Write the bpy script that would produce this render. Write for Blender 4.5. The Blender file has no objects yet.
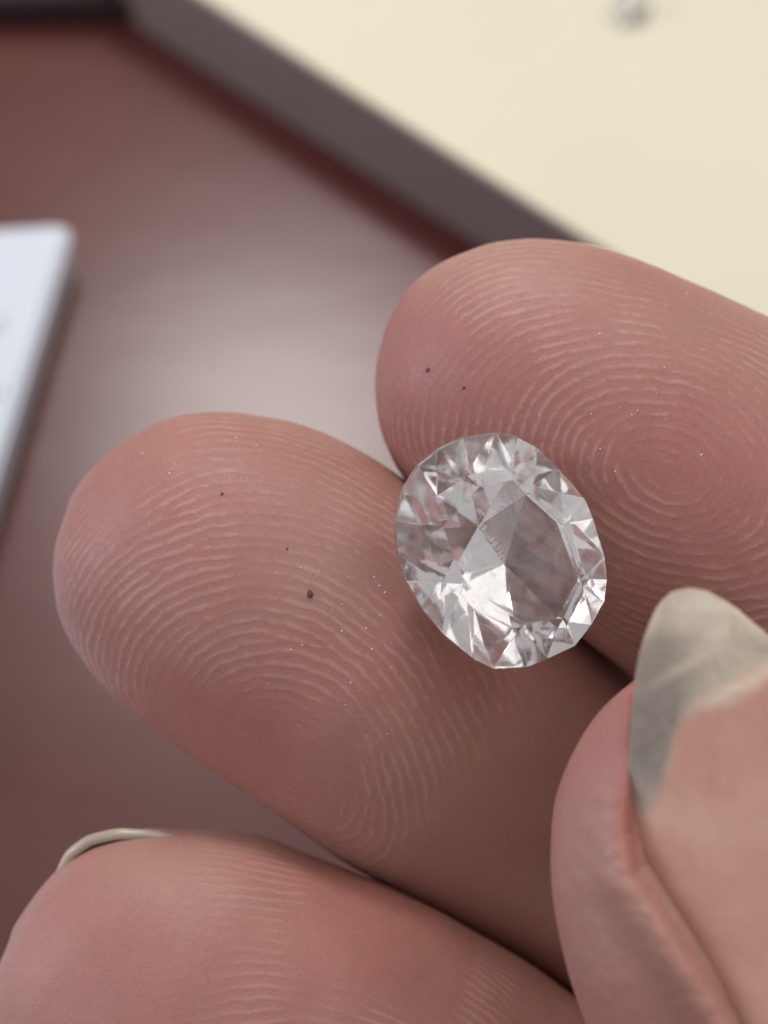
# Close-up: a faceted clear gemstone lying between two fingertips, over a reddish desk.
# 1 Blender unit = 1 cm.
import bpy, bmesh, math, random
import numpy as np
from mathutils import Vector, Matrix

random.seed(4)
rng = np.random.default_rng(4)
scene = bpy.context.scene
scene.unit_settings.system = 'METRIC'
scene.unit_settings.scale_length = 0.01
R = math.radians

# ------------------------------------------------------------------ camera
F = 1982.0            # focal length in pixels of the 1024 px high frame
D = 9.0               # camera to the plane through O
PITCH = 60.0          # looking down this much
O = np.array([0.0, 0.0, 4.2])
RIGHT = np.array([1.0, 0.0, 0.0])
BACK = np.array([0.0, -math.cos(R(PITCH)), math.sin(R(PITCH))])
UP = np.cross(BACK, RIGHT)
CAM = O + BACK * D
cam_data = bpy.data.cameras.new('camera')
cam = bpy.data.objects.new('camera', cam_data)
scene.collection.objects.link(cam)
cam.matrix_world = Matrix(((RIGHT[0], UP[0], BACK[0], CAM[0]),
                           (RIGHT[1], UP[1], BACK[1], CAM[1]),
                           (RIGHT[2], UP[2], BACK[2], CAM[2]),
                           (0, 0, 0, 1)))
cam_data.sensor_fit = 'VERTICAL'
cam_data.sensor_height = 24.0
cam_data.lens = 24.0 * F / 1024
cam_data.clip_start = 0.05
cam_data.clip_end = 1000
cam_data.dof.use_dof = True
cam_data.dof.focus_distance = D - 0.02
cam_data.dof.aperture_fstop = cam_data.lens * 1e-3 / 0.26
scene.camera = cam

# ------------------------------------------------------------------ light
world = bpy.data.worlds.new('World'); scene.world = world
world.use_nodes = True
bg = world.node_tree.nodes['Background']
bg.inputs[0].default_value = (0.97, 0.92, 0.93, 1)
bg.inputs[1].default_value = 0.48

def area(name, pos, target, sx, sy, power, col):
    l = bpy.data.lights.new(name, 'AREA'); l.shape = 'RECTANGLE'
    l.size = sx; l.size_y = sy; l.energy = power; l.color = col
    o = bpy.data.objects.new(name, l); scene.collection.objects.link(o)
    o.location = pos
    d = Vector(target) - Vector(pos)
    o.rotation_euler = d.to_track_quat('-Z', 'Y').to_euler()
    return o
area('window_light', (-3.2, 27.2, 38.9), (-0.5, 2, 1), 8, 7, 7000, (1.0, 0.96, 0.94))
area('right_fill_light', (34, 22, 40), (0, 0, 4), 14, 16, 3000, (1.0, 0.95, 0.88))  # added fill from the upper right, no window known there
area('side_window_light', (-48, 4, 22), (0, 0, 4), 12, 20, 10500, (0.74, 0.77, 1.0))
area('overhead_fill_light', (16, 8, 60), (0, 0, 4), 80, 62, 12000, (1.0, 0.95, 0.90))  # added overhead fill, brightens the gem facets and the skin
scene.view_settings.view_transform = 'Standard'
scene.view_settings.look = 'None'
scene.view_settings.gamma = 1
scene.view_settings.exposure = 0.0
cy = scene.cycles
cy.use_denoising = True
cy.denoiser = 'OPENIMAGEDENOISE'
cy.max_bounces = 20; cy.transmission_bounces = 18; cy.glossy_bounces = 12; cy.diffuse_bounces = 4
cy.caustics_reflective = False; cy.caustics_refractive = True
cy.blur_glossy = 0.3
cy.sample_clamp_indirect = 6.0
cy.use_adaptive_sampling = False

# ------------------------------------------------------------------ helpers
def sstep(a, b, x):
    t = np.clip((x - a) / (b - a), 0, 1)
    return t * t * (3 - 2 * t)

def V2W(px, py, z, zs=None):
    """picture-plane position (pixels of the photo) at height z above the plane through O -> metres of the place"""
    px = np.asarray(px, float); py = np.asarray(py, float); z = np.asarray(z, float)
    zs = z if zs is None else np.asarray(zs, float)
    s = (D - zs) / F
    x = (px - 384) * s; y = -(py - 512) * s
    return O + x[..., None] * RIGHT + y[..., None] * UP + z[..., None] * BACK

def on_plane(px, py, h):
    d = RIGHT * (px - 384) / F - UP * (py - 512) / F - BACK
    t = (h - CAM[2]) / d[2]
    return CAM + d * t

def link_mesh(name, verts, faces, mat, parent=None, smooth=False):
    me = bpy.data.meshes.new(name)
    me.from_pydata([tuple(map(float, v)) for v in verts], [], [tuple(map(int, f)) for f in faces])
    me.update()
    if smooth: me.shade_smooth()
    o = bpy.data.objects.new(name, me); scene.collection.objects.link(o)
    if mat: me.materials.append(mat)
    if parent is not None: o.parent = parent
    return o

def bm_obj(name, bm, mat, parent=None, smooth=False):
    bmesh.ops.recalc_face_normals(bm, faces=bm.faces)
    me = bpy.data.meshes.new(name); bm.to_mesh(me); bm.free()
    if smooth: me.shade_smooth()
    o = bpy.data.objects.new(name, me); scene.collection.objects.link(o)
    me.materials.append(mat)
    if parent is not None: o.parent = parent
    return o

def tag(o, label=None, cat=None, kind=None, group=None):
    if label: o['label'] = label
    if cat: o['category'] = cat
    if kind: o['kind'] = kind
    if group: o['group'] = group
    return o

class Mat:
    def __init__(self, name):
        self.m = bpy.data.materials.new(name); self.m.use_nodes = True
        self.t = self.m.node_tree; self.N = self.t.nodes; self.L = self.t.links
        self.b = self.N['Principled BSDF']
    def n(self, typ, **kw):
        x = self.N.new(typ)
        for k, v in kw.items():
            if k.startswith('i_'):
                key = k[2:]
                key = int(key) if key.isdigit() else key.replace('_', ' ')
                x.inputs[key].default_value = v
            else: setattr(x, k, v)
        return x
    def l(self, a, b): self.L.new(a, b)
    def set(self, **kw):
        for k, v in kw.items(): self.b.inputs[k.replace('_', ' ')].default_value = v
    def mix(self, fac, a, b, blend='MIX'):
        x = self.N.new('ShaderNodeMix'); x.data_type = 'RGBA'; x.blend_type = blend
        for sock, val in ((x.inputs[0], fac), (x.inputs[6], a), (x.inputs[7], b)):
            if hasattr(val, 'is_linked'): self.l(val, sock)
            elif isinstance(val, tuple): sock.default_value = val if len(val) == 4 else (*val, 1)
            else: sock.default_value = val
        return x.outputs[2]
    def ramp(self, src, stops):
        x = self.N.new('ShaderNodeValToRGB')
        e = x.color_ramp.elements
        while len(e) > 1: e.remove(e[-1])
        for i, (p, c) in enumerate(stops):
            el = e[0] if i == 0 else e.new(p)
            el.position = p; el.color = (*c, 1) if len(c) == 3 else c
        self.l(src, x.inputs[0]); return x.outputs[0]
    def noise(self, scale, detail=4, rough=0.5, vec=None, dist=0.0):
        x = self.n('ShaderNodeTexNoise'); x.inputs['Scale'].default_value = scale
        x.inputs['Detail'].default_value = detail; x.inputs['Roughness'].default_value = rough
        x.inputs['Distortion'].default_value = dist
        if vec is not None: self.l(vec, x.inputs['Vector'])
        return x.outputs['Fac']
    def bump(self, h, dist, strength=1.0, prev=None):
        x = self.n('ShaderNodeBump'); x.inputs['Distance'].default_value = dist
        x.inputs['Strength'].default_value = strength
        self.l(h, x.inputs['Height'])
        if prev is not None: self.l(prev, x.inputs['Normal'])
        return x.outputs['Normal']

# ------------------------------------------------------------------ materials
def skin_material():
    M = Mat('skin')
    co = M.n('ShaderNodeTexCoord').outputs['Object']
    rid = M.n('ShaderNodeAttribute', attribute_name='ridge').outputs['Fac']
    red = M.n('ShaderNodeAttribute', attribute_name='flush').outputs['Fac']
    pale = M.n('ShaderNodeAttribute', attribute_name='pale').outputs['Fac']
    n1 = M.noise(1.6, 4, 0.6, co, 0.4)
    c = M.mix(M.ramp(n1, [(0.32, (0, 0, 0)), (0.68, (1, 1, 1))]), (0.32, 0.146, 0.116), (0.375, 0.188, 0.150))
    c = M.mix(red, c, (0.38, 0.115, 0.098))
    n2 = M.noise(9.0, 5, 0.65, co, 0.6)
    c = M.mix(M.ramp(n2, [(0.45, (0, 0, 0)), (0.75, (0.6, 0.6, 0.6))]), c, (0.40, 0.15, 0.125))
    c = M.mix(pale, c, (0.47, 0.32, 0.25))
    # dry crest of the print ridges, paler also for the light they catch
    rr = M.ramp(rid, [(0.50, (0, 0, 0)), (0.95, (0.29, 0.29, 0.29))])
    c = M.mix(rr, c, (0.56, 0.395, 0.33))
    n3 = M.noise(70.0, 3, 0.6, co)
    c = M.mix(M.ramp(n3, [(0.3, (0, 0, 0)), (0.8, (0.25, 0.25, 0.25))]), c, (0.52, 0.36, 0.30))
    M.l(c, M.b.inputs['Base Color'])
    M.set(Roughness=0.47, Subsurface_Weight=1.0, Subsurface_Scale=0.075)
    M.b.inputs['Subsurface Radius'].default_value = (1.0, 0.30, 0.18)
    M.b.inputs['Specular IOR Level'].default_value = 0.50
    ro = M.ramp(M.noise(30, 3, 0.6, co), [(0.3, (0.40,) * 3), (0.7, (0.62,) * 3)])
    M.l(ro, M.b.inputs['Roughness'])
    wv = M.n('ShaderNodeTexVoronoi'); wv.feature = 'DISTANCE_TO_EDGE'; wv.inputs['Scale'].default_value = 4.2
    ds = M.n('ShaderNodeVectorMath', operation='MULTIPLY_ADD')
    nz = M.n('ShaderNodeTexNoise'); nz.inputs['Scale'].default_value = 7; M.l(co, nz.inputs['Vector'])
    M.l(nz.outputs['Color'], ds.inputs[0]); ds.inputs[1].default_value = (0.25, 0.25, 0.25); M.l(co, ds.inputs[2])
    M.l(ds.outputs[0], wv.inputs['Vector'])
    cr = M.ramp(wv.outputs['Distance'], [(0.0, (0, 0, 0)), (0.022, (1, 1, 1))])
    vor = M.n('ShaderNodeTexVoronoi'); vor.feature = 'DISTANCE_TO_EDGE'; vor.inputs['Scale'].default_value = 26
    M.l(co, vor.inputs['Vector'])
    vr = M.ramp(vor.outputs['Distance'], [(0.0, (0, 0, 0)), (0.12, (1, 1, 1))])
    nb = M.bump(cr, 0.0015, 0.12)
    nb = M.bump(vr, 0.0008, 0.35, nb)
    nb = M.bump(M.noise(110, 4, 0.65, co), 0.0022, 0.7, nb)
    M.l(nb, M.b.inputs['Normal'])
    return M.m

def nail_material():
    M = Mat('nail')
    co = M.n('ShaderNodeTexCoord').outputs['Object']
    free = M.n('ShaderNodeAttribute', attribute_name='free_edge').outputs['Fac']
    white = M.n('ShaderNodeAttribute', attribute_name='white_line').outputs['Fac']
    grey = M.n('ShaderNodeAttribute', attribute_name='grime_shade').outputs['Fac']
    n1 = M.noise(2.2, 4, 0.6, co, 0.5)
    c = M.mix(M.ramp(n1, [(0.35, (0, 0, 0)), (0.7, (1, 1, 1))]), (0.52, 0.275, 0.21), (0.60, 0.375, 0.29))
    fe = M.mix(M.ramp(M.noise(6.0, 5, 0.62, co, 0.9), [(0.35, (0, 0, 0)), (0.65, (1, 1, 1))]), (0.44, 0.375, 0.285), (0.62, 0.55, 0.44))
    c = M.mix(free, c, fe)
    n2 = M.noise(5.0, 5, 0.65, co, 1.2)
    gg = M.n('ShaderNodeMath', operation='MULTIPLY'); M.l(grey, gg.inputs[0])
    M.l(M.ramp(n2, [(0.25, (0.55,) * 3), (0.65, (1.0,) * 3)]), gg.inputs[1])
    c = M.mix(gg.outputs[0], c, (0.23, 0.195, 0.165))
    c = M.mix(white, c, (0.68, 0.57, 0.45))
    M.l(c, M.b.inputs['Base Color'])
    M.set(Coat_Weight=0.35, Coat_Roughness=0.2, Roughness=0.32, Subsurface_Weight=0.6, Subsurface_Scale=0.05)
    M.b.inputs['Subsurface Radius'].default_value = (1.0, 0.5, 0.35)
    M.b.inputs['Specular IOR Level'].default_value = 0.5
    nb = M.bump(M.noise(7, 4, 0.6, co, 0.5), 0.012, 0.35)
    nb = M.bump(M.noise(90, 3, 0.6, co), 0.002, 0.5, nb)
    M.l(nb, M.b.inputs['Normal'])
    return M.m

def gem_material():
    M = Mat('clear_crystal')
    M.N.remove(M.b)
    out = M.N['Material Output']
    g = M.n('ShaderNodeBsdfGlass'); g.distribution = 'MULTI_GGX'
    g.inputs['Color'].default_value = (1.0, 1.0, 1.0, 1)
    g.inputs['IOR'].default_value = 1.62
    g.inputs['Roughness'].default_value = 0.035
    co = M.n('ShaderNodeTexCoord').outputs['Object']
    nb = M.bump(M.noise(9, 3, 0.6, co, 0.8), 0.0016, 0.22)
    M.l(nb, g.inputs['Normal'])
    # faint smudges of skin oil and dust on the facets
    df = M.n('ShaderNodeBsdfDiffuse'); df.inputs['Color'].default_value = (0.9, 0.88, 0.88, 1)
    mx = M.n('ShaderNodeMixShader')
    M.l(M.ramp(M.noise(7, 5, 0.65, co, 1.0), [(0.40, (0.03,) * 3), (0.75, (0.16,) * 3)]), mx.inputs[0])
    M.l(g.outputs[0], mx.inputs[1]); M.l(df.outputs[0], mx.inputs[2])
    M.l(mx.outputs[0], out.inputs[0])
    return M.m

def worn_material():
    M = Mat('worn_frosted_edge')
    M.set(Base_Color=(0.85, 0.84, 0.82, 1), Roughness=0.4)
    return M.m

def desk_material():
    M = Mat('red_brown_lacquered_wood')
    co = M.n('ShaderNodeTexCoord').outputs['Object']
    mp = M.n('ShaderNodeMapping'); mp.inputs['Scale'].default_value = (0.25, 0.6, 1.0)
    mp.inputs['Rotation'].default_value = (0, 0, R(-33))
    M.l(co, mp.inputs['Vector'])
    n = M.noise(1.5, 6, 0.62, mp.outputs[0], 0.8)
    c = M.ramp(n, [(0.2, (0.092, 0.026, 0.022)), (0.5, (0.108, 0.033, 0.028)), (0.85, (0.125, 0.043, 0.035))])
    M.l(c, M.b.inputs['Base Color'])
    M.set(Roughness=0.24, Specular_IOR_Level=0.30, Coat_Weight=0.0)
    M.l(M.bump(M.noise(3.0, 4, 0.6, mp.outputs[0]), 0.02, 0.12), M.b.inputs['Normal'])
    return M.m

def cream_material():
    M = Mat('cream_laminate')
    co = M.n('ShaderNodeTexCoord').outputs['Object']
    c = M.mix(M.noise(0.8, 5, 0.6, co), (0.66, 0.625, 0.46), (0.72, 0.69, 0.52))
    M.l(c, M.b.inputs['Base Color']); M.set(Roughness=0.55)
    M.l(M.bump(M.noise(25, 3, 0.6, co), 0.01, 0.2), M.b.inputs['Normal'])
    return M.m

def dark_edge_material():
    M = Mat('dark_rubber_edge')
    co = M.n('ShaderNodeTexCoord').outputs['Object']
    c = M.mix(M.noise(2, 4, 0.6, co), (0.20, 0.155, 0.135), (0.25, 0.20, 0.175))
    M.l(c, M.b.inputs['Base Color']); M.set(Roughness=0.6)
    return M.m

def white_material(name, a, b, rough=0.5):
    M = Mat(name)
    co = M.n('ShaderNodeTexCoord').outputs['Object']
    c = M.mix(M.noise(1.2, 4, 0.6, co), a, b)
    M.l(c, M.b.inputs['Base Color']); M.set(Roughness=rough)
    return M.m

def flat_material(name, col, rough=0.6):
    M = Mat(name)
    co = M.n('ShaderNodeTexCoord').outputs['Object']
    c = M.mix(M.noise(12, 4, 0.6, co), tuple(x * 0.8 for x in col), col)
    M.l(c, M.b.inputs['Base Color']); M.set(Roughness=rough)
    return M.m

SKIN = skin_material(); NAIL = nail_material(); GEM = gem_material()

# ------------------------------------------------------------------ desk, board, box
s = 400
desk = link_mesh('desk_top', [(-s, -s, 0), (s, -s, 0), (s, s, 0), (-s, s, 0)], [(0, 1, 2, 3)], desk_material())
tag(desk, 'glossy red brown wooden desk top under the hand', kind='structure')

# cream board with a dark edge band: its near edge runs through two points of the picture
BH = 0.78
a = on_plane(200, 0, BH)[:2]; b = on_plane(590, 245, BH)[:2]
dr = (b - a) / np.linalg.norm(b - a); nr = np.array([-dr[1], dr[0]])
if nr[1] < 0: nr = -nr
p0 = a - dr * 14; p1 = b + dr * 30
board = bpy.data.objects.new('cream_board', None); scene.collection.objects.link(board)
mid = (p0 + p1) / 2 + nr * 15
board.location = (mid[0], mid[1], 0)
tag(board, 'cream laminate board with dark edge band lying on the desk behind the fingers', 'board')
def prism(name, pts, z0, z1, mat, parent, off, bevel=0.0):
    bm = bmesh.new()
    lo = [bm.verts.new((p[0] - off[0], p[1] - off[1], z0)) for p in pts]
    hi = [bm.verts.new((p[0] - off[0], p[1] - off[1], z1)) for p in pts]
    bm.faces.new(lo[::-1]); bm.faces.new(hi)
    n = len(pts)
    for i in range(n): bm.faces.new((lo[i], lo[(i + 1) % n], hi[(i + 1) % n], hi[i]))
    if bevel:
        top = [e for e in bm.edges if all(v.co.z > z1 - 1e-6 for v in e.verts)]
        bmesh.ops.bevel(bm, geom=top, offset=bevel, segments=3, affect='EDGES')
    return bm_obj(name, bm, mat, parent)
ew = 0.035
prism('laminate_top', [p0 + nr * ew, p1 + nr * ew, p1 + nr * 30, p0 + nr * 30], 0.0, BH, cream_material(), board, mid, 0.012)
prism('edge_band', [p0, p1, p1 + nr * (ew - .003), p0 + nr * (ew - .003)], 0.002, BH + 0.003, dark_edge_material(), board, mid, 0.0)

# added dark slab standing in for the dark top left corner of the desk
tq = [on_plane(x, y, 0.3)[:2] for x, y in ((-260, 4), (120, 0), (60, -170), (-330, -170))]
dc = bpy.data.objects.new('dark_corner_slab', None); scene.collection.objects.link(dc)
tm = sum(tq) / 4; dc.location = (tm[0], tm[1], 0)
tag(dc, 'dark blurred flat slab added for the dark top left corner of the desk', 'slab')
BK = flat_material('dark_slab_matt', (0.055, 0.036, 0.036), 0.85); BK.node_tree.nodes['Principled BSDF'].inputs['Specular IOR Level'].default_value = 0.15
prism('slab_top', tq, 0.17, 0.30, BK, dc, tm, 0.03)
prism('slab_foot', [tm + (p - tm) * 0.985 for p in tq], 0.002, 0.167, BK, dc, tm, 0.0)

# white box / pad at left
WH = 0.42
c0 = on_plane(70, 224, WH); c1 = on_plane(-6, 470, WH); c2 = on_plane(-30, 230, WH)
e1 = (c1 - c0)[:2]; e1 /= np.linalg.norm(e1)
e2 = (c2 - c0)[:2]; e2 /= np.linalg.norm(e2)
rc = 0.12; q = c0[:2]
corner = [q + e1 * rc, q + (e1 + e2) * rc * 0.30, q + e2 * rc]
pts = corner + [q + e2 * 9, q + e2 * 9 + e1 * 7, q + e1 * 7]
wb = bpy.data.objects.new('white_box', None); scene.collection.objects.link(wb)
wm = q + e2 * 4.5 + e1 * 3.5; wb.location = (wm[0], wm[1], 0)
tag(wb, 'flat white cardboard box with faint grey print at the left edge', 'box')
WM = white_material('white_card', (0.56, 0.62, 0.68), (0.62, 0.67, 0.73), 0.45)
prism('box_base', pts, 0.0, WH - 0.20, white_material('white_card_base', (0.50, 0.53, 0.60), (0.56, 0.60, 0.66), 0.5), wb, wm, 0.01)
cen = sum(pts) / len(pts)
prism('lid', [p + (p - cen) / np.linalg.norm(p - cen) * 0.03 for p in pts], WH - 0.197, WH, WM, wb, wm, 0.04)
inkm = flat_material('grey_ink', (0.42, 0.40, 0.44))
for (u0, v0, w_, h_) in ((2, 322, 6, 9), (-6, 330, 7, 8), (3, 392, 5, 10), (-8, 400, 8, 9)):
    c = [on_plane(u0 + dx, v0 + dy, WH + 0.002) for dx, dy in ((-w_/2, -h_/2), (w_/2, -h_/2), (w_/2, h_/2), (-w_/2, h_/2))]
    link_mesh('print_mark', [(p[0] - wm[0], p[1] - wm[1], p[2]) for p in c], [(3, 2, 1, 0)], inkm, wb)

# ------------------------------------------------------------------ fingers
def interp_smooth(x, xp, fp):
    """cubic Hermite through the traced points"""
    xp = np.asarray(xp, float); fp = np.asarray(fp, float)
    m = np.gradient(fp, xp)
    i = np.clip(np.searchsorted(xp, x) - 1, 0, len(xp) - 2)
    h = xp[i + 1] - xp[i]; t = np.clip((x - xp[i]) / h, 0, 1)
    h00 = 2*t**3 - 3*t**2 + 1; h10 = t**3 - 2*t**2 + t; h01 = -2*t**3 + 3*t**2; h11 = t**3 - t**2
    return h00*fp[i] + h10*h*m[i] + h01*fp[i+1] + h11*h*m[i+1]

def gauss_blur1(a, sig, axis):
    r = int(3 * sig + 1); k = np.exp(-0.5 * (np.arange(-r, r + 1) / sig) ** 2); k /= k.sum()
    return np.apply_along_axis(lambda v: np.convolve(np.pad(v, r, mode='edge'), k, mode='valid'), axis, a)

def print_field(x0, y0, W, H, step, theta_fn, pitch, seed, iters=14):
    """grow a fingerprint by filtering noise along a direction field (ridges, forks and endings come out by themselves)"""
    nx = int(W / step); ny = int(H / step)
    X, Y = np.meshgrid(x0 + np.arange(nx) * step, y0 + np.arange(ny) * step)
    th = theta_fn(X, Y) % math.pi
    r = np.random.default_rng(seed)
    img = r.standard_normal((ny, nx))
    NB = 20
    fx = np.fft.fftfreq(nx)[None, :]; fy = np.fft.fftfreq(ny)[:, None]
    p = pitch / step; f0 = 1.0 / p
    filt = []
    for k in range(NB):
        a = k * math.pi / NB + math.pi / 2          # wave vector is across the ridge
        u = fx * math.cos(a) + fy * math.sin(a); v = -fx * math.sin(a) + fy * math.cos(a)
        su = f0 * 0.22; sv = f0 * 0.20
        filt.append(np.exp(-0.5 * ((np.abs(u) - f0) / su) ** 2) * np.exp(-0.5 * (v / sv) ** 2))
    kf = th / (math.pi / NB); k0 = np.floor(kf).astype(int) % NB; w1 = kf - np.floor(kf); k1 = (k0 + 1) % NB
    for it in range(iters):
        Fi = np.fft.fft2(img); out = np.zeros_like(img)
        for k in range(NB):
            m0 = np.where(k0 == k, 1 - w1, 0) + np.where(k1 == k, w1, 0)
            if m0.any(): out += m0 * np.real(np.fft.ifft2(Fi * filt[k]))
        img = np.tanh(out / (out.std() + 1e-9) * 1.3)
    return dict(x0=x0, y0=y0, step=step, img=img)

def sample(fld, x, y):
    img = fld['img']; ny, nx = img.shape
    u = np.clip((x - fld['x0']) / fld['step'], 0, nx - 1.001); v = np.clip((y - fld['y0']) / fld['step'], 0, ny - 1.001)
    i = u.astype(int); j = v.astype(int); fu = u - i; fv = v - j
    return (img[j, i]*(1-fu)*(1-fv) + img[j, i+1]*fu*(1-fv) + img[j+1, i]*(1-fu)*fv + img[j+1, i+1]*fu*fv)

def vnoise(x, y, scale, seed):
    r = np.random.default_rng(seed); G = r.random((256, 256))
    u = x / scale + 77.3; v = y / scale + 31.7
    i = np.floor(u).astype(int); j = np.floor(v).astype(int); fu = u - i; fv = v - j
    fu = fu*fu*(3-2*fu); fv = fv*fv*(3-2*fv)
    g = lambda a, b: G[b % 256, a % 256]
    return g(i, j)*(1-fu)*(1-fv) + g(i+1, j)*fu*(1-fv) + g(i, j+1)*(1-fu)*fv + g(i+1, j+1)*fu*fv
def fnoise(x, y, scale, seed, o=3):
    return sum(vnoise(x, y, scale / 2**k, seed + k) * 0.5**k for k in range(o)) / sum(0.5**k for k in range(o))

def finger(axis_deg, tip, upper, lower, zc, hf, hb, ridge=None, shape=None, na=380, nt_front=420, nt_back=60,
           seed=1, L_dense=700, ramp_z=None):
    """closed tube grown round a traced centre line.  upper / lower: outline points in photo pixels from the tip on.
    zc(a): height of the centre line, hf(a)/hb(a): pad-side and back-side radius factor."""
    ca, sa = math.cos(R(axis_deg)), math.sin(R(axis_deg))
    tip = np.array(tip, float)
    def ab(p):
        d = np.asarray(p, float) - tip
        return d[..., 0]*ca + d[..., 1]*sa, -d[..., 0]*sa + d[..., 1]*ca
    ua, ub = ab(np.array(upper)); la, lb = ab(np.array(lower))
    sh = min(0.0, min(ua.min(), la.min()) - 1.2)      # the tip is the foremost point of the outline
    tip = tip + sh * np.array([ca, sa])
    ua, ub = ab(np.array(upper)); la, lb = ab(np.array(lower))
    def mono(a, b):
        k = [0]
        for i in range(1, len(a)):
            if a[i] > a[k[-1]] + 0.5: k.append(i)
        return a[k], b[k]
    ua, ub = mono(ua, ub); la, lb = mono(la, lb)
    b0 = (ub[0] + lb[0]) / 2
    smax = math.sqrt(min(ua[-1], la[-1]))
    # stations: dense over the part in the picture
    sd = math.sqrt(L_dense)
    st = np.concatenate([np.linspace(0.35, sd, na), np.linspace(sd, smax, 50)[1:]])
    # even out spacing in arc length near the dense zone
    aa_lin = np.linspace(0, 1, na)
    aa = L_dense * (0.25 * aa_lin + 0.75 * aa_lin**1.0)
    tipz = np.sqrt(aa)
    # mix of sqrt spacing at the tip and even spacing further on
    aa = L_dense * (aa_lin**2 * (1 - aa_lin)**1.0 + aa_lin * (1 - (1 - aa_lin)**1.0)) if False else L_dense * (aa_lin**1.45)
    st = np.concatenate([np.sqrt(np.maximum(aa, 0.05)), np.linspace(sd, smax, 50)[1:]])
    bu = interp_smooth(st, np.concatenate([[0], np.sqrt(np.maximum(ua, 0))]), np.concatenate([[b0], ub]))
    bl = interp_smooth(st, np.concatenate([[0], np.sqrt(np.maximum(la, 0))]), np.concatenate([[b0], lb]))
    a_ = st**2
    bc = (bu + bl) / 2; w = np.maximum((bl - bu) / 2, 0.3)
    th = np.concatenate([np.linspace(-0.30, math.pi + 0.30, nt_front, endpoint=False),
                         np.linspace(math.pi + 0.30, 2*math.pi - 0.30, nt_back, endpoint=False)])
    A_, T_ = np.meshgrid(a_, th, indexing='ij')
    Wd = w[:, None]; BC = bc[:, None]
    zcv = zc(a_)[:, None]; px_cm = (D - zcv) / F
    hfv = (hf(a_) if callable(hf) else np.full_like(a_, hf))[:, None]
    hbv = (hb(a_) if callable(hb) else np.full_like(a_, hb))[:, None]
    cosT = np.cos(T_); sinT = np.sin(T_)
    wz = np.where(sinT > 0, hfv, hbv)
    Bq = BC + Wd * cosT
    Z = zcv + Wd * px_cm * wz * sinT
    PX = tip[0] + A_*ca - Bq*sa; PY = tip[1] + A_*sa + Bq*ca
    zs = np.broadcast_to(zcv, Z.shape)
    if shape is not None:
        dz = shape(PX, PY, A_, Bq, cosT, sinT); Z = Z + dz
    P = V2W(PX, PY, Z, zs)
    # print coordinates: unroll toward the sides so ridges close up at the outline
    rho = (Bq - BC) / Wd
    arc = np.where(sinT > 0, np.arcsin(np.clip(rho, -1, 1)), np.sign(rho) * (math.pi/2 + (math.pi/2 - np.arcsin(np.clip(np.abs(rho), 0, 1)))))
    wref = np.maximum(Wd, 60)
    ub2 = BC * sstep(0, 140, A_) + arc * wref * 0.92
    # along: unroll the tip cap
    Rt = 165.0; ta = np.clip((Rt - A_) / Rt, -1, 1)
    ua2 = np.where(A_ < Rt, Rt - Rt * np.arcsin(np.clip(ta, 0, 1)) * (1.0), A_)
    UX = tip[0] + ua2*ca - ub2*sa; UY = tip[1] + ua2*sa + ub2*ca
    n = np.zeros_like(P)
    dA = np.gradient(P, axis=0); dT = (np.roll(P, -1, axis=1) - np.roll(P, 1, axis=1))
    n = np.cross(dA, dT); n /= np.linalg.norm(n, axis=-1, keepdims=True) + 1e-12
    ctr = P.mean(axis=1, keepdims=True)
    if (n * (P - ctr)).sum(-1).mean() < 0: n = -n
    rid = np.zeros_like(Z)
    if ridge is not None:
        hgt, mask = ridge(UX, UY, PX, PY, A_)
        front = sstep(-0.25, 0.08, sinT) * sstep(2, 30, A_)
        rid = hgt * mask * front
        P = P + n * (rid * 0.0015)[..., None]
    lump = (fnoise(UX, UY, 60, seed + 50) - 0.5) * 0.010 + (fnoise(UX, UY, 14, seed + 60) - 0.5) * 0.0016
    P = P + n * (lump * sstep(5, 40, A_))[..., None]
    na_, nt_ = A_.shape
    idx = np.arange(na_*nt_).reshape(na_, nt_)
    i0 = idx[:-1, :]; i1 = idx[1:, :]
    f = np.stack([i0, np.roll(i0, -1, 1), np.roll(i1, -1, 1), i1], -1).reshape(-1, 4)
    verts = P.reshape(-1, 3)
    tipv = verts[idx[0]].mean(0); endv = verts[idx[-1]].mean(0)
    verts = np.vstack([verts, tipv, endv]); nv = na_*nt_
    tris = [(nv, idx[0, (k+1) % nt_], idx[0, k]) for k in range(nt_)] + [(nv+1, idx[-1, k], idx[-1, (k+1) % nt_]) for k in range(nt_)]
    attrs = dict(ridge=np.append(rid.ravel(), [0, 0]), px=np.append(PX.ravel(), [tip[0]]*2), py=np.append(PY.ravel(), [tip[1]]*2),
                 a=np.append(A_.ravel(), [0, a_[-1]]), s=np.append(sinT.ravel(), [0, 0]))
    return dict(v=verts, q=f, t=np.array(tris), at=attrs)

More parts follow.
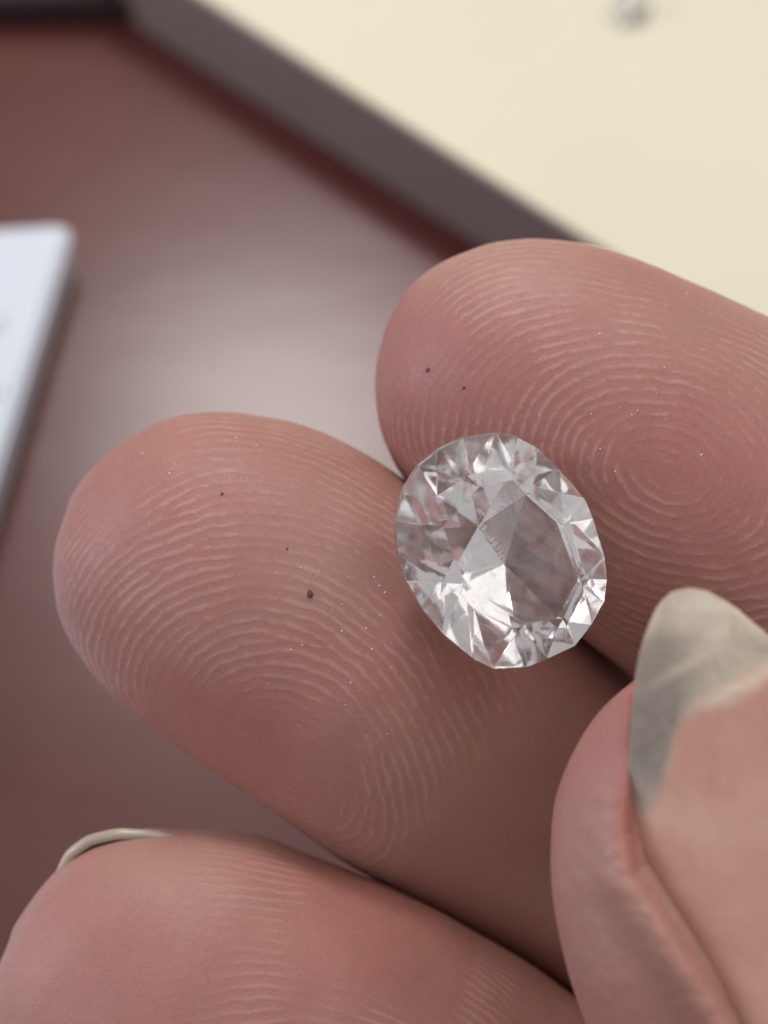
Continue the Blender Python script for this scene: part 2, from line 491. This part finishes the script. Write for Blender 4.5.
def make_mesh(name, d, extra):
    me = bpy.data.meshes.new(name)
    v = d['v'].astype(np.float32); q = d['q'].astype(np.int32); t = d['t'].astype(np.int32)
    me.vertices.add(len(v)); me.vertices.foreach_set('co', v.ravel())
    li = np.concatenate([q.ravel(), t.ravel()])
    me.loops.add(len(li)); me.loops.foreach_set('vertex_index', li)
    me.polygons.add(len(q) + len(t))
    ls = np.concatenate([np.arange(len(q))*4, len(q)*4 + np.arange(len(t))*3]).astype(np.int32)
    me.polygons.foreach_set('loop_start', ls)
    me.update(calc_edges=True); me.validate()
    for k, arr in extra.items():
        at = me.attributes.new(k, 'FLOAT', 'POINT'); at.data.foreach_set('value', arr.astype(np.float32))
    me.shade_smooth()
    bm = bmesh.new(); bm.from_mesh(me); 
    vol = bm.calc_volume(signed=True)
    if vol < 0:
        bmesh.ops.reverse_faces(bm, faces=bm.faces); bm.to_mesh(me)
    bm.free()
    me.materials.append(SKIN)
    o = bpy.data.objects.new(name, me); scene.collection.objects.link(o)
    return o

def swirl(cx, cy, ax_deg, elong):
    ca, sa = math.cos(R(ax_deg)), math.sin(R(ax_deg))
    def fn(X, Y):
        dx, dy = X - cx, Y - cy
        u = (dx*ca + dy*sa) / elong**2; v = -dx*sa + dy*ca
        gx = u*ca - v*sa; gy = u*sa + v*ca          # gradient of the oval distance
        return np.arctan2(gx, -gy) + 0.0
    return fn

def ridge_profile(x):
    return np.clip(0.5 + 0.5 * x, 0, 1) ** 1.5

# --- finger A (upper right)
def th_A(X, Y):
    base = swirl(645, 475, 22, 1.55)(X, Y)
    return base + (fnoise(X, Y, 90, 3) - 0.5) * 0.5
fA = print_field(250, 120, 700, 700, 1.35, th_A, 10.0, 11)
def ridge_A(UX, UY, PX, PY, A):
    h = ridge_profile(sample(fA, UX + (fnoise(UX, UY, 13, 300, 2) - 0.5) * 4.0, UY + (fnoise(UX, UY, 13, 305, 2) - 0.5) * 4.0))
    m = 0.62 + 0.45 * sstep(0.3, 0.62, fnoise(PX, PY, 70, 21))
    m = m * (0.8 + 0.2 * sstep(20, 110, A))
    h = h * (0.5 + 1.0 * fnoise(PX, PY, 6, 22, 2)) + 0.25 * (fnoise(PX, PY, 3.6, 23, 2) - 0.5)
    return h, m
zA = lambda a: -0.66 - 0.00022 * np.maximum(a - 250, 0) 
A = finger(27, (392, 318), [(402, 297), (418, 279), (450, 259), (490, 245), (540, 240), (590, 246), (640, 262), (700, 287), (768, 318), (900, 385), (1150, 500), (1500, 660), (1900, 850)],
           [(382, 340), (376, 368), (376, 400), (384, 440), (402, 475), (440, 520), (500, 575), (560, 622), (606, 656), (645, 684), (720, 730), (850, 805), (1000, 885), (1400, 1080), (1700, 1240)],
           zA, 0.80, 0.75, ridge_A, seed=1, L_dense=520)
# --- finger B (middle)
def th_B(X, Y):
    base = swirl(295, 765, 55, 1.25)(X, Y)
    return base + (fnoise(X, Y, 90, 5) - 0.5) * 0.45
fB = print_field(-80, 300, 800, 850, 1.35, th_B, 10.2, 12)
def ridge_B(UX, UY, PX, PY, A):
    h = ridge_profile(sample(fB, UX + (fnoise(UX, UY, 13, 310, 2) - 0.5) * 4.0, UY + (fnoise(UX, UY, 13, 315, 2) - 0.5) * 4.0))
    m = 0.62 + 0.45 * sstep(0.3, 0.62, fnoise(PX, PY, 70, 31))
    m = m * (0.8 + 0.2 * sstep(30, 120, A)) * (1 - 0.8 * sstep(430, 520, A))
    d = np.hypot((PX - 235) / 110, (PY - 730) / 75); m = m * (0.45 + 0.55 * sstep(0.5, 1.3, d))
    h = h * (0.5 + 1.0 * fnoise(PX, PY, 6, 32, 2)) + 0.25 * (fnoise(PX, PY, 3.6, 33, 2) - 0.5)
    return h, m
def zB(a):
    return -0.66 - 0.45 * sstep(330, 620, a) - 0.0002 * np.maximum(a - 600, 0)
B = finger(33, (78, 492), [(86, 476), (103, 458), (132, 437), (168, 420), (215, 412), (260, 416), (300, 425), (350, 446), (400, 477), (440, 510), (500, 562), (560, 612), (605, 648), (700, 722), (850, 840), (1300, 1150), (1750, 1420)],
           [(66, 515), (56, 550), (55, 580), (62, 620), (80, 655), (108, 690), (140, 719), (180, 748), (240, 789), (300, 830), (340, 858), (400, 893), (470, 932), (540, 972), (590, 1008), (700, 1080), (850, 1180), (1200, 1400), (1600, 1660)],
           zB, lambda a: 0.80 - 0.12 * sstep(380, 600, a), 0.75, ridge_B, seed=2, L_dense=680)
# --- finger C (lower left, nail on its far side)
def th_C(X, Y):
    base = swirl(300, 1150, 20, 1.3)(X, Y)
    return base + (fnoise(X, Y, 90, 7) - 0.5) * 0.5
fC = print_field(-100, 700, 900, 700, 1.35, th_C, 10.5, 13)
def ridge_C(UX, UY, PX, PY, A):
    h = ridge_profile(sample(fC, UX + (fnoise(UX, UY, 13, 320, 2) - 0.5) * 4.0, UY + (fnoise(UX, UY, 13, 325, 2) - 0.5) * 4.0))
    m = (0.35 + 0.8 * sstep(0.35, 0.6, fnoise(PX, PY, 90, 41))) * sstep(20, 380, PX + 220 * (fnoise(PX, PY, 90, 43) - 0.5))
    return h, m
C = finger(30, (17, 925), [(28, 905), (44, 884), (62, 865), (95, 842), (135, 831), (190, 831), (230, 833), (262, 838), (300, 853), (350, 873), (400, 893), (470, 931), (540, 973), (590, 1010), (700, 1085), (850, 1190), (1100, 1360), (1500, 1640)],
           [(6, 950), (-8, 985), (-18, 1030), (-12, 1085), (10, 1130), (50, 1180), (120, 1230), (200, 1275), (400, 1400), (600, 1530), (1000, 1800), (1300, 2000)],
           lambda a: -0.55 - 0.30 * sstep(200, 640, a) - 0.0002 * np.maximum(a - 600, 0), 0.74, 0.8, ridge_C, seed=3, L_dense=700, na=300, nt_front=320)
# --- thumb D (lower right), nail side toward the camera
GR = np.array([(640, 640), (634, 690), (629, 760), (622, 820), (627, 856), (650, 890), (690, 948), (722, 1000), (750, 1050), (790, 1130)], float)  # groove
def dist_poly(px, py, P):
    best = np.full(px.shape, 1e9); side = np.zeros(px.shape)
    for i in range(len(P) - 1):
        a, b = P[i], P[i+1]; ab = b - a; l2 = ab @ ab
        t = np.clip(((px - a[0])*ab[0] + (py - a[1])*ab[1]) / l2, 0, 1)
        dx = px - (a[0] + t*ab[0]); dy = py - (a[1] + t*ab[1])
        d = np.hypot(dx, dy); cr = ab[0]*dy - ab[1]*dx
        m = d < best; best = np.where(m, d, best); side = np.where(m, np.sign(cr), side)
    return best, side     # side > 0 : left of the groove in the picture
def shape_D(px, py, A, Bq, c, s):
    d, side = dist_poly(px, py, GR)
    sd = np.where(side > 0, d, -d)       # >0 toward the fold, <0 under the nail
    lip = (0.065 * np.exp(-0.5 * ((sd - 20) / 15) ** 2)) * (0.35 + 0.65 * sstep(760, 870, py))
    grv = -0.055 * np.exp(-0.5 * (sd / 5) ** 2)
    under = -0.13 * sstep(4, -18, sd)
    wr = (fnoise(px, py, 16, 90) - 0.5) * 0.018 * np.exp(-0.5 * ((sd - 14) / 16) ** 2) + (fnoise(px, py, 9, 95) - 0.5) * 0.004
    return (lip + grv + under + wr) * sstep(0, 0.25, s)
zD = lambda a: 0.52 - 0.00018 * np.maximum(a - 300, 0)
Dm = finger(80, (712, 640), [(735, 643), (770, 655), (820, 690), (860, 740), (885, 800), (900, 880), (915, 960), (940, 1060), (1000, 1200), (1150, 1500), (1300, 1750)],
           [(690, 648), (662, 662), (634, 682), (603, 709), (584, 735), (568, 765), (557, 797), (552, 830), (551, 880), (558, 930), (572, 985), (588, 1030), (612, 1090), (660, 1190), (820, 1480), (980, 1780)],
           zD, 0.62, 0.75, None, shape_D, seed=4, L_dense=460, na=300, nt_front=320)

def skin_attrs(d, fn):
    at = d['at']; px, py = at['px'], at['py']
    fl, pl = fn(px, py, at['a'], at['s'])
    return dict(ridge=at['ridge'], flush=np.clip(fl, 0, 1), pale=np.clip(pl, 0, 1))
def blob(px, py, x, y, rx, ry): return np.exp(-0.5 * (((px-x)/rx)**2 + ((py-y)/ry)**2))
parts = []
parts.append(make_mesh('hand', A, skin_attrs(A, lambda x, y, a, s: (
    0.55*blob(x, y, 690, 470, 90, 70) + 0.30*blob(x, y, 520, 340, 90, 60) + 0.4*blob(x, y, 440, 430, 60, 50) + 0.35*fnoise(x, y, 60, 71) - 0.1,
    0.35*blob(x, y, 500, 275, 60, 25) + 0.12*blob(x, y, 700, 340, 120, 40)))))
parts.append(make_mesh('fb', B, skin_attrs(B, lambda x, y, a, s: (
    0.45*blob(x, y, 250, 740, 120, 60) + 0.25*blob(x, y, 220, 520, 90, 60) + 0.55*blob(x, y, 430, 640, 60, 40) + 0.30*fnoise(x, y, 60, 72) - 0.1,
    0.30*blob(x, y, 420, 780, 70, 90) + 0.15*blob(x, y, 300, 560, 90, 60)))))
parts.append(make_mesh('fc', C, skin_attrs(C, lambda x, y, a, s: (
    0.35*blob(x, y, 250, 960, 120, 60) + 0.3*blob(x, y, 380, 900, 60, 40) + 0.25*fnoise(x, y, 80, 73) - 0.1,
    0.3*blob(x, y, 180, 850, 60, 20)))))
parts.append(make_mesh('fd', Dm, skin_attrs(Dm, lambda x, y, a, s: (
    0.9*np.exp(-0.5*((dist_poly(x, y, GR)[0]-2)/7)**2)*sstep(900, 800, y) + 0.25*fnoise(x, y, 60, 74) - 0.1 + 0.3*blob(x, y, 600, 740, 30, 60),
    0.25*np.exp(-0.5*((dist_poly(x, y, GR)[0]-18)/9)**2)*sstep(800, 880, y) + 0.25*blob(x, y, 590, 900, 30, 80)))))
# palm and wrist beyond the frame, joining the fingers
def ellip(cx, cy, z, rx, ry, rz, rot):
    n1, n2 = 64, 128
    ph = np.linspace(0.02, math.pi - 0.02, n1); th = np.linspace(0, 2*math.pi, n2, endpoint=False)
    PH, TH = np.meshgrid(ph, th, indexing='ij')
    X = rx*np.cos(PH); Y = ry*np.sin(PH)*np.cos(TH); Zz = rz*np.sin(PH)*np.sin(TH)
    k = F / D
    c_, s_ = math.cos(R(rot)), math.sin(R(rot))
    P = V2W(np.full_like(X, cx), np.full_like(X, cy), np.full_like(X, 0.0), 0.0) + (X*c_ - Y*s_)[..., None]*RIGHT - (X*s_ + Y*c_)[..., None]*UP + (Zz + z)[..., None]*BACK
    idx = np.arange(n1*n2).reshape(n1, n2)
    i0, i1 = idx[:-1], idx[1:]
    q = np.stack([i0, np.roll(i0, -1, 1), np.roll(i1, -1, 1), i1], -1).reshape(-1, 4)
    v = P.reshape(-1, 3); nv = len(v)
    v = np.vstack([v, v[idx[0]].mean(0), v[idx[-1]].mean(0)])
    t = [(nv, idx[0, (k2+1) % n2], idx[0, k2]) for k2 in range(n2)] + [(nv+1, idx[-1, k2], idx[-1, (k2+1) % n2]) for k2 in range(n2)]
    z0 = np.zeros(len(v))
    return dict(v=v, q=q, t=np.array(t)), dict(ridge=z0, flush=z0 + 0.2, pale=z0)
for e in ((1950, 1600, -0.9, 3.6, 3.9, 1.15, 35), (1500, 2100, 0.0, 2.6, 1.5, 1.1, 60), (2650, 2500, -1.0, 4.6, 2.5, 1.7, 50)):
    d, at = ellip(*e); parts.append(make_mesh('palm', d, at))
hand = parts[0]
for p in parts[1:]:
    md = hand.modifiers.new('u', 'BOOLEAN'); md.operation = 'UNION'; md.object = p
    try: md.solver = 'MANIFOLD'
    except Exception: md.solver = 'EXACT'
dg = bpy.context.evaluated_depsgraph_get()
ev = hand.evaluated_get(dg)
nm = bpy.data.meshes.new_from_object(ev, preserve_all_data_layers=True, depsgraph=dg)
nm.name = 'hand'
print('HAND verts', len(nm.vertices), 'polys', len(nm.polygons), [a.name for a in nm.attributes])
hand.modifiers.clear(); hand.data = nm
for p in parts[1:]: bpy.data.objects.remove(p)
tag(hand, 'bare hand seen from the palm, fingertips together and thumb across, holding the clear gem', 'hand')

# ------------------------------------------------------------------ nails
def sheet(name, P, attrs, thick, parent, face=None):
    """grid of points -> closed plate of the given thickness"""
    n0, n1 = P.shape[:2]
    dA = np.gradient(P, axis=0); dB = np.gradient(P, axis=1)
    n = np.cross(dA, dB); n /= np.linalg.norm(n, axis=-1, keepdims=True) + 1e-12
    if (n @ (BACK if face is None else face)).mean() < 0: n = -n
    lo = P - n * thick
    v = np.vstack([P.reshape(-1, 3), lo.reshape(-1, 3)]); N = n0*n1
    idx = np.arange(N).reshape(n0, n1)
    q = np.stack([idx[:-1, :-1], idx[1:, :-1], idx[1:, 1:], idx[:-1, 1:]], -1).reshape(-1, 4)
    q2 = q[:, ::-1] + N
    ring = np.concatenate([idx[0, :], idx[1:, -1], idx[-1, -2::-1], idx[-2:0:-1, 0]])
    r2 = np.roll(ring, -1)
    rq = np.stack([r2, ring, ring + N, r2 + N], -1)
    me = bpy.data.meshes.new(name)
    me.from_pydata(v.tolist(), [], np.vstack([q, q2, rq]).tolist()); me.update()
    bm = bmesh.new(); bm.from_mesh(me); bmesh.ops.recalc_face_normals(bm, faces=bm.faces); bm.to_mesh(me); bm.free()
    me.shade_smooth()
    for k, a in attrs.items():
        at = me.attributes.new(k, 'FLOAT', 'POINT'); at.data.foreach_set('value', np.concatenate([a.ravel(), a.ravel()]).astype(np.float32))
    me.materials.append(NAIL)
    o = bpy.data.objects.new(name, me); scene.collection.objects.link(o); o.parent = parent
    return o

ysl = np.array([588, 590, 596, 606, 620, 645, 680, 720, 760, 800, 830, 856, 890, 948, 1000, 1050])
xsl = np.array([690, 679, 668, 659, 652, 643, 636, 632, 629, 624, 622, 627, 650, 690, 722, 750])
ysr = np.array([588, 590, 596, 606, 620, 640, 690, 760, 850, 950, 1050])
xsr = np.array([690, 702, 716, 733, 750, 774, 828, 874, 896, 905, 905])
n0, n1 = 190, 150
tv = np.linspace(0, 1, n0); ys = 588.3 + (1045 - 588.3) * tv**1.6
xl = interp_smooth(ys, ysl, xsl) - 1; xr = interp_smooth(ys, ysr, xsr) 
u = (1 - np.cos(np.linspace(0, math.pi, n1))) / 2
PX = xl[:, None] + (xr - xl)[:, None] * u[None, :]; PY = np.repeat(ys[:, None], n1, 1)
wn = 135.0; xc = 690 + (ys - 588) * 0.22; xc = np.minimum(xc, 775)[:, None]
rho = np.clip((PX - xc) / wn, -1.08, 1.08)
zn = 0.52 + 0.40 * np.sqrt(np.maximum(1.18 - rho**2, 0.0)) + 0.0
zn = zn - 0.00028 * np.maximum(690 - PY, 0) - 0.05 * sstep(640, 588, PY)
dgr, sgr = dist_poly(PX, PY, GR)
zn = zn - 0.07 * np.exp(-(dgr / 13.0)) * sstep(760, 850, PY)
Pn = V2W(PX, PY, zn, zn)
# the boundary of the free edge: grey above it, pink bed below
bx = np.array([600, 640, 656, 668, 680, 700, 730, 770, 830, 900]); by = np.array([800, 812, 800, 765, 722, 706, 694, 670, 640, 620])
yb = np.interp(PX, bx, by) + (fnoise(PX, PY, 40, 200) - 0.5) * 22
free = sstep(22, -22, (PY - yb) + (fnoise(PX, PY, 12, 230) - 0.5) * 14)
white = np.exp(-0.5 * ((PY - yb - 2) / 7.0) ** 2) * sstep(672, 715, PX) * (0.3 + 0.8 * fnoise(PX, PY, 18, 210))
white += 0.5 * np.exp(-0.5 * ((PY - (700 - 0.55*(PX-670)) + 26) / 5.0) ** 2) * blob(PX, PY, 690, 662, 28, 40)
grime_shade = free * (0.95 * blob(PX, PY, 652, 735, 30, 60) + 0.35 * blob(PX, PY, 670, 670, 30, 40) + 0.15)
grime_shade += 0.35 * np.exp(-dgr / 6.0) * (PY > 800)  # shade of the crease put into the nail colour along the groove
thumb_nail = sheet('fingernail', Pn, dict(free_edge=free, white_line=np.clip(white, 0, 1), grime_shade=np.clip(grime_shade, 0, 1)), 0.035, hand)
thumb_nail['label'] = 'long grey pointed thumbnail with pink bed'

# nail of finger C: seen edge-on along the top left of the tip
t = np.linspace(0, 1, 80)
ex = np.interp(t, [0, .12, .3, .5, .75, 1], [56, 65, 87, 117, 156, 206]); ey = np.interp(t, [0, .12, .3, .5, .75, 1], [868, 848, 832, 825, 827, 843])
k = np.exp(-0.5*(np.arange(-6, 7)/3.0)**2); k /= k.sum()
ex = np.convolve(np.pad(ex, 6, mode='reflect', reflect_type='odd'), k, 'valid'); ey = np.convolve(np.pad(ey, 6, mode='reflect', reflect_type='odd'), k, 'valid')
dd = np.linspace(0, 1, 30)
EX = ex[:, None] + dd[None, :] * 22; EY = ey[:, None] + 3.0 + dd[None, :] * 26
arch = np.sin(np.pi * np.clip(t, 0, 1))[:, None]
# runs from the free edge (near) back and away round the far side of the finger
EZ = -0.46 - 1.0 * dd[None, :] + 0.04 * arch
Pc = V2W(EX, EY, EZ, EZ)
one = np.ones_like(EX)
nail_c = sheet('fingernail', Pc, dict(free_edge=one * sstep(0.6, 0.3, dd)[None, :], white_line=one*0, grime_shade=one*0.5 + 0.7*np.exp(-0.5*((t[:, None]-0.35)/0.12)**2)*sstep(0.0, 0.06, dd)[None, :]), 0.05, hand, -RIGHT * 0.3 + UP)
nail_c['label'] = 'short nail seen edge-on behind the lower fingertip'

# ------------------------------------------------------------------ gemstone
OUT = [(494,433),(514,436),(536,448),(559,469),(585,500),(594,519),(604.5,556),(608.5,580),(604.5,602),(593,625),(575,646),(549,659),
       (526,667),(494,669),(474,659),(445,635),(422,609),(406,580),(396.5,550),(396,521),(403,488),(419,466),(438,449),(464,438)]
TAB = [(478,487),(513,480),(562,526),(580,579),(562,618),(523,623),(463,583),(442,526)]
GC = (502, 552); GZ = 0.12
kx = (D - GZ) / F
nrm = Vector((0.15, -0.05, 1.0)).normalized()      # tilt of the stone in (right, up, back)
rotm = Vector((0, 0, 1)).rotation_difference(nrm).to_matrix()
inv = rotm.inverted()
def plan(p, zl):
    """stone-plan coordinates (stone's own axes) of a picture point lying at level zl of the stone"""
    X = (p[0] - GC[0]) * kx; Y = -(p[1] - GC[1]) * kx
    # find local (x,y) so that rot*(x,y,zl) projects on X,Y
    a = rotm; 
    m = Matrix(((a[0][0], a[0][1]), (a[1][0], a[1][1])))
    r = m.inverted() @ Vector((X - a[0][2]*zl, Y - a[1][2]*zl))
    return (r.x, r.y, zl)
T1, B1, T2, B2 = 0.36, 0.17, 0.60, 0.11
CR = 0.10; GT = 0.018; PV = 0.37
def make_gem(outp, tabp, CRh, GTh, PVh, planf, keel):
    bm = bmesh.new()
    n = len(outp)
    gt = [bm.verts.new(planf(p, GTh)) for p in outp]
    gb = [bm.verts.new(planf(p, -GTh)) for p in outp]
    # shrink-free girdle
    T = [bm.verts.new(planf(p, CRh)) for p in tabp]
    m = len(tabp); ratio = n // m          # 3 girdle points per table corner
    # nearest girdle index of each table corner by angle
    cx = sum(p[0] for p in outp)/n; cy_ = sum(p[1] for p in outp)/n
    ang = [math.atan2(p[1]-cy_, p[0]-cx) for p in outp]
    gi = []
    for p in tabp:
        a0 = math.atan2(p[1]-cy_, p[0]-cx)
        gi.append(min(range(n), key=lambda i: abs((ang[i]-a0+math.pi) % (2*math.pi) - math.pi)))
    for i in range(m):
        if (gi[(i+1) % m] - gi[i]) % n == 0: gi[(i+1) % m] = (gi[i]+1) % n
    bm.faces.new(T)
    S = []
    for i in range(m):
        j = (i+1) % m
        ia, ib = gi[i], gi[j] + (n if gi[j] <= gi[i] else 0)
        im = ((ia + ib)//2) % n
        tm = (Vector(T[i].co) + Vector(T[j].co))/2; gm = Vector(gt[im].co)
        s_ = tm.lerp(gm, 0.48); s_.z = GTh + (CRh-GTh)*0.60
        S.append((bm.verts.new(s_), ia, ib))
    for i in range(m):
        j = (i+1) % m; s_, ia, ib = S[i]
        bm.faces.new((T[i], T[j], s_))
        for k2 in range(ia, ib): bm.faces.new((s_, gt[k2 % n], gt[(k2+1) % n]))
        sp = S[i-1][0]
        bm.faces.new((T[i], sp, gt[ia % n])); bm.faces.new((T[i], s_, gt[ia % n]))
    for i in range(n):
        j = (i+1) % n
        bm.faces.new((gt[i], gt[j], gb[j], gb[i]))
    # pavilion: two break rings, then the keel
    K = [bm.verts.new(keel[0]), bm.verts.new(keel[1])]
    kc = (Vector(keel[0]) + Vector(keel[1]))/2
    kd = (Vector(keel[1]) - Vector(keel[0])).normalized()
    def down(g, t_, bulge):
        side = 0 if (g - kc).dot(kd) < 0 else 1
        r_ = g.lerp(Vector(K[side].co), t_); r_.z = -GTh - (PVh-GTh)*(t_ + bulge)
        return bm.verts.new(r_), side
    r1, r2 = [], []
    for i in range(m):
        ia = gi[i]; ib = gi[(i+1) % m] + (n if gi[(i+1) % m] <= ia else 0); im = ((ia+ib)//2) % n
        v, sd_ = down(Vector(gb[im].co), T1, B1); r1.append((v, ia, ib))
        v, sd_ = down(Vector(gb[ia % n].co), T2, B2); r2.append((v, sd_))
    for i in range(m):
        j = (i+1) % m
        v1, ia, ib = r1[i]
        for k2 in range(ia, ib): bm.faces.new((v1, gb[(k2+1) % n], gb[k2 % n]))
        a_, sa_ = r2[i]; b_, sb_ = r2[j]
        bm.faces.new((gb[ia % n], v1, a_)); bm.faces.new((gb[ib % n], b_, v1))
        bm.faces.new((a_, v1, b_))
        if sa_ == sb_: bm.faces.new((a_, b_, K[sa_]))
        else: bm.faces.new((a_, b_, K[sb_])); bm.faces.new((a_, K[sb_], K[sa_]))
    bmesh.ops.remove_doubles(bm, verts=bm.verts, dist=1e-5)
    bmesh.ops.recalc_face_normals(bm, faces=bm.faces)
    return bm
RING = [(474,484),(513,476),(530,495),(562,524),(583,581),(562,620),(520,626),(482,606),(452,580),(434,530),(446,502)]
RZ   = [.20, .19, .195, .195, .185, .195, .20, .22, .195, .19, .205]
KZ = 0.41
def make_main():
    """table side toward the viewer, ridge of the underside down in the groove between the fingers"""
    bm = bmesh.new()
    n = len(OUT); m = len(RING)
    def tri(*v): bm.faces.new(v)
    # scalloped girdle: every second rim facet is cut deeper, so the rim breaks up into slim radial facets
    gt = [bm.verts.new(plan(p, GT)) for p in OUT]
    gb = [bm.verts.new((v.co.x, v.co.y, -GT - (SB if i % 2 else 0))) for i, v in enumerate(gt)]
    for i, v in enumerate(gt): v.co.z += ST if i % 2 == 0 else 0
    for i in range(n):
        j = (i+1) % n; tri(gt[i], gt[j], gb[j]); tri(gt[i], gb[j], gb[i])
    def match(poly):
        an = lambda p: math.atan2(p[1] - GC[1], p[0] - GC[0])
        ga = [an(p) for p in OUT]
        return [min(range(n), key=lambda i: abs((ga[i] - an(p) + math.pi) % (2*math.pi) - math.pi)) for p in poly]
    def skirt(rim, inner, gi, flip):
        for a in range(len(inner)):
            b = (a + 1) % len(inner); ia, ib = gi[a], gi[b]
            while ib < ia: ib += n
            split = (ia + ib + 1) // 2
            for k in range(ia, ib): tri(inner[a] if k < split else inner[b], rim[k % n], rim[(k+1) % n])
            tri(inner[a], rim[split % n], inner[b])
    # crown: table with eight corners, slim radial facets down to the girdle
    T = [bm.verts.new(plan(p, CR)) for p in TAB]
    bm.faces.new(T)
    skirt(gt, T, match(TAB), 0)
    # pavilion
    rg = [bm.verts.new(plan(p, 0.0)) for p in RING]
    for v, z in zip(rg, RZ): v.co.z = -z
    K0 = bm.verts.new(plan((479, 526), -KZ*AP)); K1 = bm.verts.new(plan((506, 565), -KZ*AP))
    K0.co.z = K1.co.z = -KZ
    skirt(gb, rg, match(RING), 1)
    tri(rg[0], rg[1], K0); tri(rg[1], rg[2], K0); tri(K0, rg[2], K1); tri(rg[2], rg[3], K1)
    for i in (3, 4, 5, 6, 7): tri(rg[i], rg[i+1], K1)
    tri(rg[8], K0, K1); tri(rg[8], rg[9], K0); tri(rg[9], rg[10], K0); tri(rg[10], rg[0], K0)
    bmesh.ops.recalc_face_normals(bm, faces=bm.faces)
    ends = (K0.co.copy(), K1.co.copy())
    bmesh.ops.bevel(bm, geom=[e for e in bm.edges], offset=0.0014, segments=1, affect='EDGES', clamp_overlap=True)
    return bm, ends
AP = 0.62; ST = 0.022; SB = 0.035
bm, keel = make_main()
gem = bm_obj('gemstone', bm, GEM)
gem.data.shade_flat()
gp = V2W(np.array(GC[0]), np.array(GC[1]), np.array(GZ))
BASIS = Matrix((tuple(RIGHT), tuple(UP), tuple(BACK))).transposed()
gem.matrix_world = Matrix.Translation(Vector(gp)) @ (BASIS @ rotm).to_4x4()
tag(gem, 'large clear oval faceted gemstone resting between the two upper fingertips', 'gemstone')
# chipped, frosted keel: small chips along the ridge
chips = bmesh.new()
for i in range(26):
    t_ = (i + rng.random()) / 26
    p = Vector(keel[0]).lerp(Vector(keel[1]), t_) + Vector((rng.normal()*0.003, rng.normal()*0.003, -0.002))
    r_ = 0.0036 + 0.006 * rng.random() ** 3
    mtx = Matrix.Translation(p) @ Matrix.Rotation(rng.random()*6, 4, 'Z')
    bmesh.ops.create_icosphere(chips, subdivisions=1, radius=r_, matrix=mtx)
ch = bm_obj('chipped_keel', chips, worn_material(), gem)
ch['kind'] = 'stuff'

# small second stone on the cream board
sp = on_plane(634, 3, BH + 0.12)
so = [(math.cos(i*math.pi/12)*0.15, math.sin(i*math.pi/12)*0.15) for i in range(24)][::-1]
stb = [(math.cos((i+0.5)*math.pi/4)*0.085, math.sin((i+0.5)*math.pi/4)*0.085) for i in range(8)][::-1]
bm = make_gem(so, stb, 0.05, 0.006, 0.105, lambda p, z: (p[0], p[1], z), [(-0.01, 0, -0.105), (0.01, 0, -0.105)])
g2 = bm_obj('gemstone', bm, GEM); g2.data.shade_flat()
g2.location = (sp[0], sp[1], BH + 0.085); g2.rotation_euler = (R(28), R(12), 0.4)
tag(g2, 'tiny blurred round stone lying on the cream board at the top', 'gemstone')

# ------------------------------------------------------------------ crumbs and glinting specks on the skin
bpy.context.view_layer.update()
from mathutils.bvhtree import BVHTree
bvh = BVHTree.FromObject(hand, bpy.context.evaluated_depsgraph_get())
def on_skin(px, py):
    d = Vector(RIGHT*(px-384)/F - UP*(py-512)/F - BACK).normalized()
    loc, nrm_, idx_, dist_ = bvh.ray_cast(Vector(CAM), d, 100)
    return loc, nrm_
def crumb(px, py, r, mat, label):
    loc, n_ = on_skin(px, py)
    if loc is None: return
    bm = bmesh.new(); bmesh.ops.create_icosphere(bm, subdivisions=2, radius=r)
    for v in bm.verts:
        v.co *= 0.75 + 0.5*rng.random(); v.co.z *= 0.45; v.co.x *= 0.75
    o = bm_obj('crumb', bm, mat); o.location = loc + n_*r*0.2
    o.rotation_euler = n_.to_track_quat('Z', 'Y').to_euler()
    tag(o, label, 'crumb', group='dark crumbs on the skin')
dk = flat_material('dark_crumb', (0.11, 0.05, 0.035))
crumb(310, 594, 0.018, dk, 'brown crumb on the middle of the central fingertip')
crumb(428, 370, 0.011, dk, 'small dark crumb on the upper fingertip near its left edge')
crumb(464, 388, 0.008, dk, 'tiniest dark speck on the upper fingertip above the gem')
crumb(222, 494, 0.008, dk, 'tiny dark speck near the top of the central fingertip')
crumb(287, 549, 0.007, dk, 'tiny dark fleck up and left of the brown crumb')
gl = Mat('sparkle_bead'); gl.set(Base_Color=(0.9, 0.88, 0.85, 1), Roughness=0.12)  # pale glossy beads added for the sparkles and highlight speckles on the skin
bm = bmesh.new()
r9 = np.random.default_rng(9)
spots = []
for _ in range(30): spots.append((r9.normal(390, 60), r9.normal(620, 45)))
for _ in range(14): spots.append((r9.normal(215, 45), r9.normal(470, 22)))
for _ in range(26): spots.append((r9.normal(600, 70), r9.normal(400, 60)))
for _ in range(10): spots.append((r9.normal(330, 40), r9.normal(560, 30)))
for x, y in spots:
    if math.hypot(x-502, y-552) < 118: continue
    loc, n_ = on_skin(x, y)
    if loc is None or y > 800: continue
    r_ = 0.0020 + 0.0032 * r9.random()**3
    bmesh.ops.create_icosphere(bm, subdivisions=1, radius=r_, matrix=Matrix.Translation(loc + n_*r_*0.5))
go = bm_obj('skin_glints', bm, gl.m, hand); go['kind'] = 'stuff'
